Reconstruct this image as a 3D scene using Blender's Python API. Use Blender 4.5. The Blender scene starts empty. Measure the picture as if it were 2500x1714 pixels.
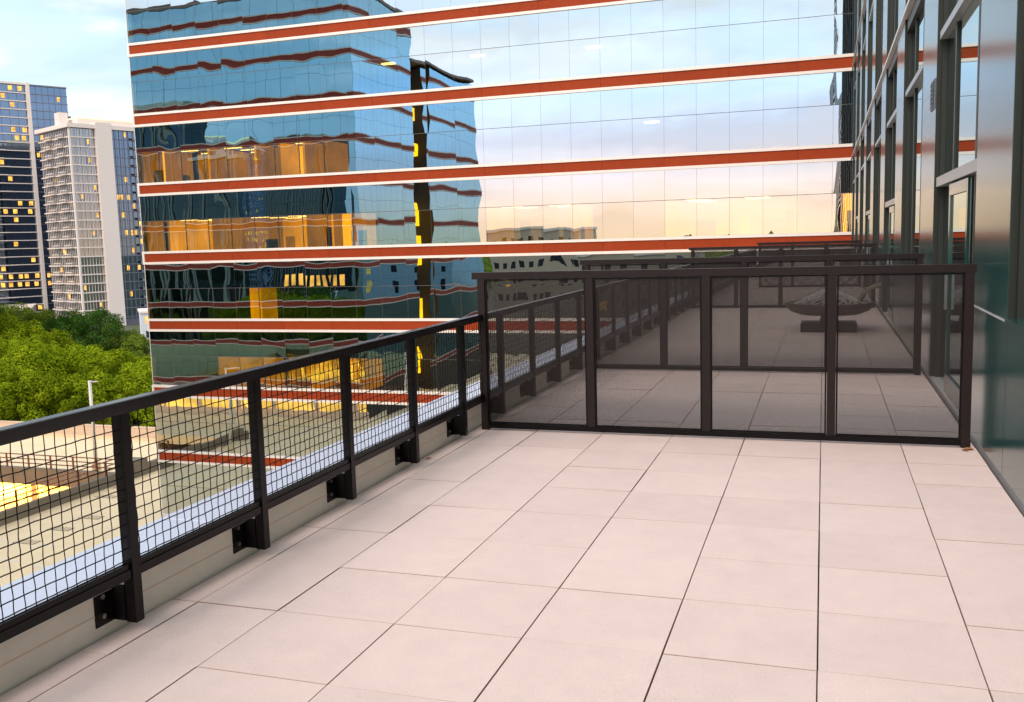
import bpy, bmesh, math, random
from mathutils import Vector, Matrix, noise

random.seed(7)
SC = bpy.context.scene
COL = SC.collection

# ------------------------------------------------------------------ camera
YAW, PITCH, ROLL, FPX, CAMH = -0.322216, 0.116726, -0.028361, 2288.793, 1.71252
def cam_basis():
    fw = Vector((math.sin(YAW)*math.cos(PITCH), math.cos(YAW)*math.cos(PITCH), -math.sin(PITCH)))
    rt = Vector((math.cos(YAW), -math.sin(YAW), 0))
    up = rt.cross(fw)
    return math.cos(ROLL)*rt+math.sin(ROLL)*up, -math.sin(ROLL)*rt+math.cos(ROLL)*up, fw
CR, CU, CF = cam_basis()
cd = bpy.data.cameras.new("camera")
cam = bpy.data.objects.new("camera", cd)
COL.objects.link(cam)
m = Matrix((CR, CU, -CF)).transposed().to_4x4()
m.translation = Vector((0, 0, CAMH))
cam.matrix_world = m
cd.sensor_fit = 'HORIZONTAL'; cd.sensor_width = 36.0
cd.lens = FPX/2500*36.0
cd.clip_start = 0.05; cd.clip_end = 20000
SC.camera = cam

def ray(x, y):
    return CF+(x-1250)/FPX*CR-(y-857)/FPX*CU
def at_depth(x, y, dep):
    return Vector((0, 0, CAMH))+ray(x, y)*dep

# ------------------------------------------------------------------ world, sun, exposure
SUN_AZ = math.radians(196)     # compass-like angle from +Y, clockwise: behind the camera, a little to its left
SUN_EL = math.radians(36)
wd = bpy.data.worlds.new("World"); SC.world = wd; wd.use_nodes = True
nt = wd.node_tree; nt.nodes.clear()
def N(t, **kw):
    n = nt.nodes.new(t)
    for k, v in kw.items(): setattr(n, k, v)
    return n
L = lambda a, b: nt.links.new(a, b)
sky = N('ShaderNodeTexSky'); sky.sky_type = 'NISHITA'; sky.sun_disc = False
sky.sun_elevation = SUN_EL; sky.sun_rotation = SUN_AZ; sky.altitude = 300; sky.air_density = 1.0; sky.dust_density = 1.5; sky.ozone_density = 1.5
tc = N('ShaderNodeTexCoord')
sep = N('ShaderNodeSeparateXYZ'); L(tc.outputs['Generated'], sep.inputs[0])
# clouds: colour of a thin broken overcast, peach low down towards the sunset, blue-white higher up
ramp_s = N('ShaderNodeValToRGB'); cr = ramp_s.color_ramp
def stops(cr, lst):
    while len(cr.elements) > 1: cr.elements.remove(cr.elements[-1])
    cr.elements[0].position = lst[0][0]; cr.elements[0].color = (*lst[0][1], 1)
    for p, c in lst[1:]:
        e = cr.elements.new(p); e.color = (*c, 1)
stops(cr, [(0.0, (1.70, 1.16, 0.76)), (0.03, (1.70, 1.20, 0.96)), (0.06, (1.55, 1.22, 1.22)), (0.10, (1.30, 1.28, 1.54)),
           (0.15, (1.04, 1.30, 1.72)), (0.22, (1.24, 1.48, 1.80)), (0.34, (1.85, 1.95, 2.05)), (0.6, (1.35, 1.38, 1.42)), (1.0, (1.2, 1.22, 1.26))])
ramp_n = N('ShaderNodeValToRGB')
stops(ramp_n.color_ramp, [(0.0, (0.85, 0.78, 0.74)), (0.06, (0.82, 0.86, 0.90)), (0.16, (0.66, 0.86, 0.97)), (0.30, (0.64, 0.85, 1.0)),
           (0.55, (1.0, 1.1, 1.16)), (1.0, (1.2, 1.22, 1.26))])
L(sep.outputs['Z'], ramp_s.inputs[0]); L(sep.outputs['Z'], ramp_n.inputs[0])
side = N('ShaderNodeMapRange'); side.interpolation_type = 'SMOOTHSTEP'
side.inputs['From Min'].default_value = -0.45; side.inputs['From Max'].default_value = 0.6
L(sep.outputs['Y'], side.inputs['Value'])
mixside = N('ShaderNodeMix', data_type='RGBA'); L(side.outputs[0], mixside.inputs[0])
L(ramp_s.outputs[0], mixside.inputs[6]); L(ramp_n.outputs[0], mixside.inputs[7])
mp = N('ShaderNodeMapping'); mp.inputs['Scale'].default_value = (2.6, 2.6, 8.5); mp.inputs['Location'].default_value = (0.7, 0.2, 0.35)
L(tc.outputs['Generated'], mp.inputs[0])
nz = N('ShaderNodeTexNoise'); nz.inputs['Scale'].default_value = 1.8; nz.inputs['Detail'].default_value = 7; nz.inputs['Roughness'].default_value = 0.52
nz.inputs['Distortion'].default_value = 0.4
L(mp.outputs[0], nz.inputs['Vector'])
cm = N('ShaderNodeMapRange'); cm.interpolation_type = 'SMOOTHSTEP'
cm.inputs['From Min'].default_value = 0.42; cm.inputs['From Max'].default_value = 0.66
L(nz.outputs[0], cm.inputs['Value'])
bright = N('ShaderNodeMix', data_type='RGBA'); bright.inputs[7].default_value = (1.30, 1.26, 1.26, 1)
cmf = N('ShaderNodeMath', operation='MULTIPLY'); cmf.inputs[1].default_value = 0.75; L(cm.outputs[0], cmf.inputs[0])
elev = N('ShaderNodeMapRange'); elev.inputs['From Min'].default_value = 0.03; elev.inputs['From Max'].default_value = 0.2; L(sep.outputs['Z'], elev.inputs['Value'])
cmf2 = N('ShaderNodeMath', operation='MULTIPLY'); L(cmf.outputs[0], cmf2.inputs[0]); L(elev.outputs[0], cmf2.inputs[1])
L(cmf2.outputs[0], bright.inputs[0]); L(mixside.outputs[2], bright.inputs[6])
bg1 = N('ShaderNodeBackground'); bg1.inputs['Strength'].default_value = 0.05; L(sky.outputs[0], bg1.inputs[0])
mp2 = N('ShaderNodeMapping'); mp2.inputs['Scale'].default_value = (1.7, 1.7, 9.0); mp2.inputs['Location'].default_value = (3.1, 1.2, 0.8); L(tc.outputs['Generated'], mp2.inputs[0])
nz2 = N('ShaderNodeTexNoise'); nz2.inputs['Scale'].default_value = 1.6; nz2.inputs['Detail'].default_value = 6; nz2.inputs['Distortion'].default_value = 0.3; L(mp2.outputs[0], nz2.inputs['Vector'])
gm = N('ShaderNodeMapRange'); gm.inputs['From Min'].default_value = 0.35; gm.inputs['From Max'].default_value = 0.65; gm.inputs['To Min'].default_value = 0.80; gm.inputs['To Max'].default_value = 1.12
L(nz2.outputs[0], gm.inputs['Value'])
shade = N('ShaderNodeVectorMath', operation='SCALE'); L(bright.outputs[2], shade.inputs[0]); L(gm.outputs[0], shade.inputs['Scale'])
bg2 = N('ShaderNodeBackground'); bg2.inputs['Strength'].default_value = 0.95; L(shade.outputs[0], bg2.inputs[0])
addw = N('ShaderNodeMixShader'); addw.inputs[0].default_value = 0.85   # mostly cloud-covered, some clear sky shows through
L(bg1.outputs[0], addw.inputs[1]); L(bg2.outputs[0], addw.inputs[2])
outw = N('ShaderNodeOutputWorld'); L(addw.outputs[0], outw.inputs[0])

sl = bpy.data.lights.new("sun", 'SUN'); sl.energy = 1.5; sl.angle = math.radians(24); sl.color = (1.0, 0.80, 0.66)
so = bpy.data.objects.new("sun", sl); COL.objects.link(so)
sdir = Vector((math.sin(SUN_AZ)*math.cos(SUN_EL), math.cos(SUN_AZ)*math.cos(SUN_EL), math.sin(SUN_EL)))
so.rotation_euler = sdir.to_track_quat('Z', 'Y').to_euler()
so.location = (0, -20, 40)

SC.view_settings.view_transform = 'Standard'; SC.view_settings.look = 'None'
SC.view_settings.exposure = 0.46; SC.view_settings.gamma = 1.0
cy = SC.cycles
cy.max_bounces = 12; cy.diffuse_bounces = 3; cy.glossy_bounces = 6; cy.transparent_max_bounces = 24; cy.transmission_bounces = 4
cy.sample_clamp_indirect = 6.0; cy.use_denoising = True

# ------------------------------------------------------------------ helpers
class MB:
    """collects shapes into one mesh"""
    def __init__(s): s.v = []; s.f = []; s.mi = []; s.sm = False
    def quad(s, a, b, c, d, mi=0):
        i = len(s.v); s.v += [tuple(a), tuple(b), tuple(c), tuple(d)]; s.f.append((i, i+1, i+2, i+3)); s.mi.append(mi)
    def box(s, x0, x1, y0, y1, z0, z1, mi=0, M=None):
        i = len(s.v)
        c = [(x0, y0, z0), (x1, y0, z0), (x1, y1, z0), (x0, y1, z0), (x0, y0, z1), (x1, y0, z1), (x1, y1, z1), (x0, y1, z1)]
        if M is not None: c = [tuple(M @ Vector(p)) for p in c]
        s.v += c
        for q in ((0, 3, 2, 1), (4, 5, 6, 7), (0, 1, 5, 4), (1, 2, 6, 5), (2, 3, 7, 6), (3, 0, 4, 7)):
            s.f.append(tuple(i+k for k in q)); s.mi.append(mi)
        return s
    def cbox(s, x0, x1, y0, y1, z0, z1, b=0.004, mi=0, edge=None):
        """box with chamfered top edges"""
        i = len(s.v)
        s.v += [(x0, y0, z0), (x1, y0, z0), (x1, y1, z0), (x0, y1, z0), (x0, y0, z1-b), (x1, y0, z1-b), (x1, y1, z1-b), (x0, y1, z1-b),
                (x0+b, y0+b, z1), (x1-b, y0+b, z1), (x1-b, y1-b, z1), (x0+b, y1-b, z1)]
        for q in ((0, 1, 5, 4), (1, 2, 6, 5), (2, 3, 7, 6), (3, 0, 4, 7), (4, 5, 9, 8), (5, 6, 10, 9), (6, 7, 11, 10), (7, 4, 8, 11), (8, 9, 10, 11)):
            s.f.append(tuple(i+k for k in q)); s.mi.append(mi)
        if edge is not None: s.mi[-9:-1] = [edge]*8
        return s
    def tube(s, pts, r, n=6, mi=0):
        rs = r if isinstance(r, (list, tuple)) else [r]*len(pts)
        pts = [Vector(p) for p in pts]; base = len(s.v)
        for k, p in enumerate(pts):
            t = (pts[min(k+1, len(pts)-1)]-pts[max(k-1, 0)]).normalized()
            a = t.orthogonal().normalized() if abs(t.z) < 0.95 else Vector((1, 0, 0)).cross(t).normalized()
            b = t.cross(a)
            for j in range(n):
                an = 2*math.pi*j/n
                s.v.append(tuple(p+(a*math.cos(an)+b*math.sin(an))*rs[k]))
        for k in range(len(pts)-1):
            for j in range(n):
                s.f.append((base+k*n+j, base+k*n+(j+1) % n, base+(k+1)*n+(j+1) % n, base+(k+1)*n+j)); s.mi.append(mi)
        s.f.append(tuple(base+j for j in reversed(range(n)))); s.mi.append(mi)
        s.f.append(tuple(base+(len(pts)-1)*n+j for j in range(n))); s.mi.append(mi)
        return s
    def lathe(s, prof, n=24, c=(0, 0), mi=0):
        base = len(s.v)
        for (r, z) in prof:
            for j in range(n):
                a = 2*math.pi*j/n; s.v.append((c[0]+r*math.cos(a), c[1]+r*math.sin(a), z))
        for k in range(len(prof)-1):
            for j in range(n):
                s.f.append((base+k*n+j, base+k*n+(j+1) % n, base+(k+1)*n+(j+1) % n, base+(k+1)*n+j)); s.mi.append(mi)
        return s
    def mesh(s, name, mats, smooth=False):
        me = bpy.data.meshes.new(name)
        me.from_pydata(s.v, [], s.f)
        for mt in (mats if isinstance(mats, (list, tuple)) else [mats]): me.materials.append(mt)
        if any(s.mi): me.polygons.foreach_set('material_index', s.mi)
        if smooth: me.polygons.foreach_set('use_smooth', [True]*len(me.polygons))
        me.update()
        return me
    def build(s, name, mats, parent=None, smooth=False, **props):
        return link(name, s.mesh(name, mats, smooth), parent, **props)

def link(name, data, parent=None, loc=None, rot=None, **props):
    o = bpy.data.objects.new(name, data); COL.objects.link(o)
    if parent is not None: o.parent = parent
    if loc is not None: o.location = loc
    if rot is not None: o.rotation_euler = rot
    for k, v in props.items(): o[k] = v
    return o
def thing(name, label, cat, loc=(0, 0, 0), group=None, rz=0):
    o = link(name, None, None, loc, (0, 0, rz)); o.empty_display_size = 0.2
    o['label'] = label; o['category'] = cat
    if group: o['group'] = group
    return o
def tag(o, label, cat, group=None):
    o['label'] = label; o['category'] = cat
    if group: o['group'] = group
    return o

# ------------------------------------------------------------------ materials
def mat(name, col=(0.5, 0.5, 0.5), rough=0.6, metal=0.0, spec=0.5, var=0.0, vscale=4.0, bump=0.0, bscale=30.0, objvar=0.0, emis=None, estr=0.0, detail=4, coord='Object'):
    mt = bpy.data.materials.new(name); mt.use_nodes = True
    t = mt.node_tree; b = t.nodes['Principled BSDF']
    b.inputs['Base Color'].default_value = (*col, 1); b.inputs['Roughness'].default_value = rough
    b.inputs['Metallic'].default_value = metal; b.inputs['Specular IOR Level'].default_value = spec
    if emis: b.inputs['Emission Color'].default_value = (*emis, 1); b.inputs['Emission Strength'].default_value = estr
    t0 = t.nodes.new('ShaderNodeTexCoord')
    last = None
    if var > 0:
        n = t.nodes.new('ShaderNodeTexNoise'); n.inputs['Scale'].default_value = vscale; n.inputs['Detail'].default_value = detail
        n.inputs['Roughness'].default_value = 0.65
        t.links.new(t0.outputs[coord], n.inputs['Vector'])
        mr = t.nodes.new('ShaderNodeMapRange'); mr.inputs['From Min'].default_value = 0.25; mr.inputs['From Max'].default_value = 0.75
        mr.inputs['To Min'].default_value = 1-var; mr.inputs['To Max'].default_value = 1+var
        t.links.new(n.outputs[0], mr.inputs['Value']); last = mr.outputs[0]
    if objvar > 0:
        oi = t.nodes.new('ShaderNodeObjectInfo')
        mr2 = t.nodes.new('ShaderNodeMapRange'); mr2.inputs['To Min'].default_value = 1-objvar; mr2.inputs['To Max'].default_value = 1+objvar
        t.links.new(oi.outputs['Random'], mr2.inputs['Value'])
        if last is None: last = mr2.outputs[0]
        else:
            mm = t.nodes.new('ShaderNodeMath'); mm.operation = 'MULTIPLY'
            t.links.new(last, mm.inputs[0]); t.links.new(mr2.outputs[0], mm.inputs[1]); last = mm.outputs[0]
    if last is not None:
        hs = t.nodes.new('ShaderNodeHueSaturation'); hs.inputs['Color'].default_value = (*col, 1)
        t.links.new(last, hs.inputs['Value']); t.links.new(hs.outputs[0], b.inputs['Base Color'])
    if bump > 0:
        n2 = t.nodes.new('ShaderNodeTexNoise'); n2.inputs['Scale'].default_value = bscale; n2.inputs['Detail'].default_value = 5
        t.links.new(t0.outputs['Object'], n2.inputs['Vector'])
        bp = t.nodes.new('ShaderNodeBump'); bp.inputs['Strength'].default_value = bump; bp.inputs['Distance'].default_value = 0.01
        t.links.new(n2.outputs[0], bp.inputs['Height']); t.links.new(bp.outputs[0], b.inputs['Normal'])
    return mt

def glass_mat(name, tint, refl, through=(0.9, 0.75, 0.45), rough=0.0, dark=None):
    """coated mirror glass: strong reflection, a little of the room behind; dark = opaque backing"""
    mt = bpy.data.materials.new(name); mt.use_nodes = True
    t = mt.node_tree; t.nodes.clear()
    g = t.nodes.new('ShaderNodeBsdfGlossy'); g.inputs['Color'].default_value = (*tint, 1); g.inputs['Roughness'].default_value = rough
    if dark is None:
        b = t.nodes.new('ShaderNodeBsdfTransparent'); b.inputs['Color'].default_value = (*through, 1)
    else:
        b = t.nodes.new('ShaderNodeBsdfDiffuse'); b.inputs['Color'].default_value = (*dark, 1)
    mx = t.nodes.new('ShaderNodeMixShader')
    lw = t.nodes.new('ShaderNodeFresnel'); lw.inputs['IOR'].default_value = 1.5
    mr = t.nodes.new('ShaderNodeMapRange'); mr.inputs['To Min'].default_value = refl; mr.inputs['To Max'].default_value = 1.0
    mr.inputs['From Min'].default_value = 0.04
    t.links.new(lw.outputs[0], mr.inputs['Value'])
    t.links.new(mr.outputs[0], mx.inputs[0]); t.links.new(b.outputs[0], mx.inputs[1]); t.links.new(g.outputs[0], mx.inputs[2])
    o = t.nodes.new('ShaderNodeOutputMaterial'); t.links.new(mx.outputs[0], o.inputs[0])
    return mt

def emit_mat(name, col, s, var=0.0, vscale=0.5):
    mt = bpy.data.materials.new(name); mt.use_nodes = True
    t = mt.node_tree; t.nodes.clear()
    e = t.nodes.new('ShaderNodeEmission'); e.inputs['Color'].default_value = (*col, 1); e.inputs['Strength'].default_value = s
    if var:
        tc_ = t.nodes.new('ShaderNodeTexCoord'); n = t.nodes.new('ShaderNodeTexNoise'); n.inputs['Scale'].default_value = vscale
        t.links.new(tc_.outputs['Object'], n.inputs['Vector'])
        mr = t.nodes.new('ShaderNodeMapRange'); mr.inputs['From Min'].default_value = 0.3; mr.inputs['From Max'].default_value = 0.7
        mr.inputs['To Min'].default_value = s*(1-var); mr.inputs['To Max'].default_value = s*(1+var)
        t.links.new(n.outputs[0], mr.inputs[0]); t.links.new(mr.outputs[0], e.inputs['Strength'])
    o = t.nodes.new('ShaderNodeOutputMaterial'); t.links.new(e.outputs[0], o.inputs[0])
    return mt

def perforated_mat(name, col, openness, pitch):
    mt = mat(name, col, 0.5, 0.0, 0.3)
    t = mt.node_tree; b = t.nodes['Principled BSDF']; out = t.nodes['Material Output']
    tcn = t.nodes.new('ShaderNodeTexCoord'); sp = t.nodes.new('ShaderNodeSeparateXYZ'); t.links.new(tcn.outputs['Object'], sp.inputs[0])
    def M_(op, a, bb=None):
        n = t.nodes.new('ShaderNodeMath'); n.operation = op
        for i, q in enumerate((a, bb)):
            if q is None: continue
            if isinstance(q, (int, float)): n.inputs[i].default_value = q
            else: t.links.new(q, n.inputs[i])
        return n.outputs[0]
    # staggered round holes: two interleaved square lattices
    def lattice(ox, oz):
        fx = M_('SUBTRACT', M_('FRACT', M_('ADD', M_('DIVIDE', sp.outputs['X'], pitch), ox)), 0.5)
        fz = M_('SUBTRACT', M_('FRACT', M_('ADD', M_('DIVIDE', sp.outputs['Z'], pitch), oz)), 0.5)
        return M_('ADD', M_('MULTIPLY', fx, fx), M_('MULTIPLY', fz, fz))
    d = M_('MINIMUM', lattice(0, 0), lattice(0.5, 0.5))
    hole = M_('LESS_THAN', d, openness/(2*math.pi))
    tr = t.nodes.new('ShaderNodeBsdfTransparent'); mx = t.nodes.new('ShaderNodeMixShader')
    t.links.new(hole, mx.inputs[0]); t.links.new(b.outputs[0], mx.inputs[1]); t.links.new(tr.outputs[0], mx.inputs[2])
    t.links.new(mx.outputs[0], out.inputs[0])
    return mt

M = {}
M['paver'] = mat('paver_concrete', (0.70, 0.585, 0.545), 0.85, 0, 0.2, var=0.075, vscale=16, bump=0.35, bscale=220, objvar=0.04, detail=12)
def paver_mat():
    mt = mat('paver_concrete', (0.775, 0.635, 0.597), 0.85, 0, 0.2)
    t = mt.node_tree; b = t.nodes['Principled BSDF']; g_ = t.nodes.new('ShaderNodeNewGeometry')
    def nz_(sc, lo, hi, a, c, det=6):
        n = t.nodes.new('ShaderNodeTexNoise'); n.inputs['Scale'].default_value = sc; n.inputs['Detail'].default_value = det; n.inputs['Roughness'].default_value = 0.65
        t.links.new(g_.outputs['Position'], n.inputs['Vector'])
        mr = t.nodes.new('ShaderNodeMapRange'); mr.inputs['From Min'].default_value = lo; mr.inputs['From Max'].default_value = hi
        mr.inputs['To Min'].default_value = a; mr.inputs['To Max'].default_value = c
        t.links.new(n.outputs[0], mr.inputs['Value']); return mr.outputs[0]
    oi = t.nodes.new('ShaderNodeObjectInfo'); mo = t.nodes.new('ShaderNodeMapRange'); mo.inputs['To Min'].default_value = 0.955; mo.inputs['To Max'].default_value = 1.03
    t.links.new(oi.outputs['Random'], mo.inputs['Value'])
    v = mo.outputs[0]
    for o_ in (nz_(0.55, 0.3, 0.7, 0.93, 1.05), nz_(6, 0.3, 0.7, 0.955, 1.03), nz_(160, 0.3, 0.7, 0.88, 1.07, 2), nz_(38, 0.22, 0.34, 0.80, 1.0, 3)):
        mm = t.nodes.new('ShaderNodeMath'); mm.operation = 'MULTIPLY'; t.links.new(v, mm.inputs[0]); t.links.new(o_, mm.inputs[1]); v = mm.outputs[0]
    hs = t.nodes.new('ShaderNodeHueSaturation'); hs.inputs['Color'].default_value = (0.775, 0.635, 0.597, 1)
    t.links.new(v, hs.inputs['Value']); t.links.new(hs.outputs[0], b.inputs['Base Color'])
    n2 = t.nodes.new('ShaderNodeTexNoise'); n2.inputs['Scale'].default_value = 260; n2.inputs['Detail'].default_value = 4; t.links.new(g_.outputs['Position'], n2.inputs['Vector'])
    bp = t.nodes.new('ShaderNodeBump'); bp.inputs['Strength'].default_value = 0.35; bp.inputs['Distance'].default_value = 0.004
    t.links.new(n2.outputs[0], bp.inputs['Height']); t.links.new(bp.outputs[0], b.inputs['Normal'])
    return mt
M['paver'] = paver_mat()
M['paver_edge'] = mat('paver_edge_dirt', (0.44, 0.31, 0.27), 0.9)
M['bed'] = mat('paver_joint', (0.10, 0.09, 0.085), 0.95, bump=0.2)
M['curb'] = mat('curb_render', (0.70, 0.64, 0.55), 0.8, var=0.08, vscale=3, bump=0.15, bscale=90)
M['coping'] = mat('coping_metal', (0.55, 0.60, 0.74), 0.35, 0.25, 0.5, var=0.03)
M['black'] = mat('black_powder_coat', (0.004, 0.0033, 0.0036), 0.33, 0, 0.18, var=0.15, vscale=20)
M['black_gloss'] = mat('black_gloss_coat', (0.005, 0.004, 0.0045), 0.22, 0, 0.6, var=0.15, vscale=20)
M['wire'] = mat('black_wire', (0.005, 0.004, 0.0045), 0.5, 0, 0.1)
M['bolt'] = mat('bolt_steel', (0.6, 0.58, 0.55), 0.3, 1.0)
M['bronze'] = mat('bronze_powder_coat', (0.0165, 0.0112, 0.0108), 0.45, 0, 0.2, var=0.12, vscale=15)
M['perf'] = perforated_mat('perforated_bronze', (0.016, 0.0115, 0.0105), 0.48, 0.0065)
M['rust'] = mat('rust_panel', (0.31, 0.044, 0.0105), 0.6, 0, 0.15, var=0.10, vscale=2.5, objvar=0.06, bump=0.05, bscale=60)
M['orust'] = mat('shaded_rust_panel', (0.17, 0.030, 0.022), 0.6, 0, 0.2)  # rust with the opposite block's north-side shade put into its colour
M['otrim'] = mat('grey_trim', (0.42, 0.42, 0.42), 0.5)
M['trim'] = mat('white_trim', (0.80, 0.74, 0.70), 0.4, 0, 0.5, var=0.03)
M['glass'] = glass_mat('mirror_glass_vision', (0.91, 0.99, 1.0), 0.585)
M['spandrel'] = glass_mat('mirror_glass_spandrel', (0.57, 0.63, 0.64), 0.94, dark=(0.02, 0.03, 0.035))
M['joint'] = mat('glazing_gasket', (0.12, 0.11, 0.11), 0.6)
M['oglass'] = glass_mat('blue_mirror_glass', (0.30, 0.55, 0.72), 0.93, dark=(0.01, 0.02, 0.03))
M['corner'] = glass_mat('dark_corner_reflection', (0.30, 0.33, 0.33), 0.18, dark=(0.008, 0.010, 0.011))  # the wing's dark reflection, put into a near-black surface
M['oglass_low'] = glass_mat('dark_reflection_mirror_glass', (0.13, 0.22, 0.21), 0.9, dark=(0.01, 0.015, 0.015))  # dark reflection of trees put into the tint of the lowest strips
M['dark'] = mat('dark_interior', (0.03, 0.028, 0.026), 0.9)
M['slab'] = mat('interior_slab', (0.20, 0.18, 0.16), 0.8)
M['amber'] = emit_mat('lit_office_wall', (1.0, 0.43, 0.001), 1.15, 0.3, 0.5)
M['amber2'] = emit_mat('lit_office_bright', (1.0, 0.50, 0.006), 2.0, 0.15, 0.5)
M['amber3'] = emit_mat('lit_office_dim', (1.0, 0.62, 0.18), 0.22, 0.4, 0.4)
M['ceil'] = emit_mat('ceiling_lamp', (1.0, 0.72, 0.28), 5.0)
M['panel'] = mat('wing_teal_panel', (0.006, 0.060, 0.054), 0.17, 0.0, 0.5, var=0.05, vscale=1.5)
M['panel'].node_tree.nodes['Principled BSDF'].inputs['IOR'].default_value = 1.9
M['wglass'] = glass_mat('wing_window_glass', (0.66, 0.76, 0.76), 0.85, dark=(0.012, 0.018, 0.017))
M['wframe'] = mat('dark_bronze_frame', (0.018, 0.022, 0.017), 0.42, 0, 0.35, var=0.1, vscale=6)
M['ledge'] = mat('pale_aluminium', (0.66, 0.66, 0.66), 0.35, 0.4)
M['transom'] = mat('grey_aluminium', (0.36, 0.38, 0.38), 0.35, 0.4)
M['concrete'] = mat('deck_concrete', (0.84, 0.67, 0.43), 0.85, var=0.08, vscale=0.5, bump=0.1, bscale=8, coord='Object')
M['deckwall'] = mat('deck_wall_concrete', (0.72, 0.54, 0.40), 0.85, var=0.06, vscale=1.0)
M['greywall'] = mat('grey_concrete', (0.20, 0.17, 0.13), 0.85, var=0.1, vscale=1.2)
M['paint'] = mat('road_paint', (0.75, 0.72, 0.66), 0.7)
M['rail'] = mat('rust_red_rail', (0.20, 0.06, 0.03), 0.5)
M['pole'] = mat('pole_white', (0.80, 0.76, 0.70), 0.35, 0.1)
M['ground'] = mat('ground', (0.07, 0.085, 0.045), 0.95, var=0.3, vscale=0.02)
M['bark'] = mat('bark', (0.07, 0.05, 0.035), 0.9, var=0.2, vscale=2)
M['white'] = mat('tower_white', (0.78, 0.68, 0.62), 0.6)
M['tglass'] = glass_mat('tower_glass', (0.22, 0.30, 0.40), 0.72, dark=(0.025, 0.035, 0.055))
M['tglass2'] = glass_mat('tower_glass_pale', (0.42, 0.44, 0.44), 0.72, dark=(0.07, 0.08, 0.085))
M['dglass'] = glass_mat('dark_tower_glass', (0.07, 0.10, 0.11), 0.8, dark=(0.010, 0.014, 0.016))
M['tgrey'] = mat('tower_grey', (0.16, 0.17, 0.22), 0.6)
M['lit'] = emit_mat('lit_window', (1.0, 0.50, 0.09), 1.1, 0.5, 0.6)
M['litw'] = emit_mat('pale_roof_glow', (1.0, 0.78, 0.42), 1.6)
M['beige'] = mat('beige_render', (0.50, 0.43, 0.34), 0.85, var=0.06)
M['blueb'] = mat('pale_building', (0.62, 0.66, 0.72), 0.8)

def leaf_mat(name, a, b, rnd=0.25):
    mt = bpy.data.materials.new(name); mt.use_nodes = True
    t = mt.node_tree; t.nodes.clear()
    tcn = t.nodes.new('ShaderNodeTexCoord'); n = t.nodes.new('ShaderNodeTexNoise'); n.inputs['Scale'].default_value = 0.45; n.inputs['Detail'].default_value = 3
    t.links.new(tcn.outputs['Object'], n.inputs['Vector'])
    r = t.nodes.new('ShaderNodeValToRGB'); r.color_ramp.elements[0].position = 0.32; r.color_ramp.elements[0].color = (*a, 1)
    r.color_ramp.elements[1].position = 0.68; r.color_ramp.elements[1].color = (*b, 1); t.links.new(n.outputs[0], r.inputs[0])
    oi = t.nodes.new('ShaderNodeObjectInfo'); mr = t.nodes.new('ShaderNodeMapRange'); mr.inputs['To Min'].default_value = 1-rnd; mr.inputs['To Max'].default_value = 1+rnd
    t.links.new(oi.outputs['Random'], mr.inputs[0])
    hs = t.nodes.new('ShaderNodeHueSaturation'); t.links.new(mr.outputs[0], hs.inputs['Value']); t.links.new(r.outputs[0], hs.inputs['Color'])
    d = t.nodes.new('ShaderNodeBsdfDiffuse'); tl = t.nodes.new('ShaderNodeBsdfTranslucent')
    t.links.new(hs.outputs[0], d.inputs[0]); t.links.new(hs.outputs[0], tl.inputs[0])
    mx = t.nodes.new('ShaderNodeMixShader'); mx.inputs[0].default_value = 0.15
    t.links.new(d.outputs[0], mx.inputs[1]); t.links.new(tl.outputs[0], mx.inputs[2])
    o = t.nodes.new('ShaderNodeOutputMaterial'); t.links.new(mx.outputs[0], o.inputs[0])
    return mt
M['leaf_pine'] = leaf_mat('foliage_yellow_green', (0.095, 0.16, 0.006), (0.29, 0.36, 0.014))
M['leaf_oak'] = leaf_mat('foliage_dark_green', (0.026, 0.075, 0.014), (0.085, 0.165, 0.024))
M['leaf_mid'] = leaf_mat('foliage_mid_green', (0.055, 0.10, 0.012), (0.17, 0.23, 0.028))

# ================================================================== THE SETTING
DECK = -15.3
GROUND = -25.0
FY = 45.56                      # plane of the mirror-glass facade
FXL, FXR = -37.756, 1.45        # its left end and inner corner
PW = 1.524                      # one pane
ST = 3.93                       # one storey

g = MB(); g.quad((-6000, -6000, GROUND), (6000, -6000, GROUND), (6000, 6000, GROUND), (-6000, 6000, GROUND))
g.build('ground', M['ground'], kind='structure')

# ---- terrace floor and its pavers
TX0, TX1 = -3.05, 1.15
fl = MB().box(TX0-0.4, TX1+0.3, -8.0, FY-0.02, -0.30, -0.045).build('terrace_floor', M['bed'], kind='structure')
S = 0.6096
X0, Y0 = -0.0078, 3.7003
xe = [TX0+0.004, -2.895, X0-4*S, X0-3*S, X0-2*S, X0-S, X0, X0+S, TX1-0.004]
pm = {}
def paver_mesh(w, v):
    k = (round(w, 3), v)
    if k not in pm:
        gx, gy = (0.0050, 0.0028)
        pm[k] = MB().cbox(-w/2+gx/2, w/2-gx/2, -S/2+gy/2, S/2-gy/2, -0.042, 0, 0.0012, edge=1).mesh('paver', [M['paver'], M['paver_edge']])
    return pm[k]
cnt = 0; rest = MB()
r0 = -4
for r in range(r0, 69):
    for c in range(len(xe)-1):
        w = xe[c+1]-xe[c]; xc = (xe[c]+xe[c+1])/2; yc = Y0+(r+0.5)*S
        if yc+S/2 > FY-0.05: continue
        if cnt < 300:
            rr = random.Random(r*31+c)
            o = link('paver', paver_mesh(w, 0), fl, (xc+rr.uniform(-.0012, .0012), yc+rr.uniform(-.002, .002), rr.uniform(-.0016, .0012)),
                     (rr.uniform(-.0022, .0022), rr.uniform(-.0022, .0022), rr.uniform(-.002, .002)))
            cnt += 1
        else:
            rest.cbox(xc-w/2+.0026, xc+w/2-.0026, yc-S/2+.0013, yc+S/2-.0013, -0.042, 0, 0.0014, edge=1)
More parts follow.
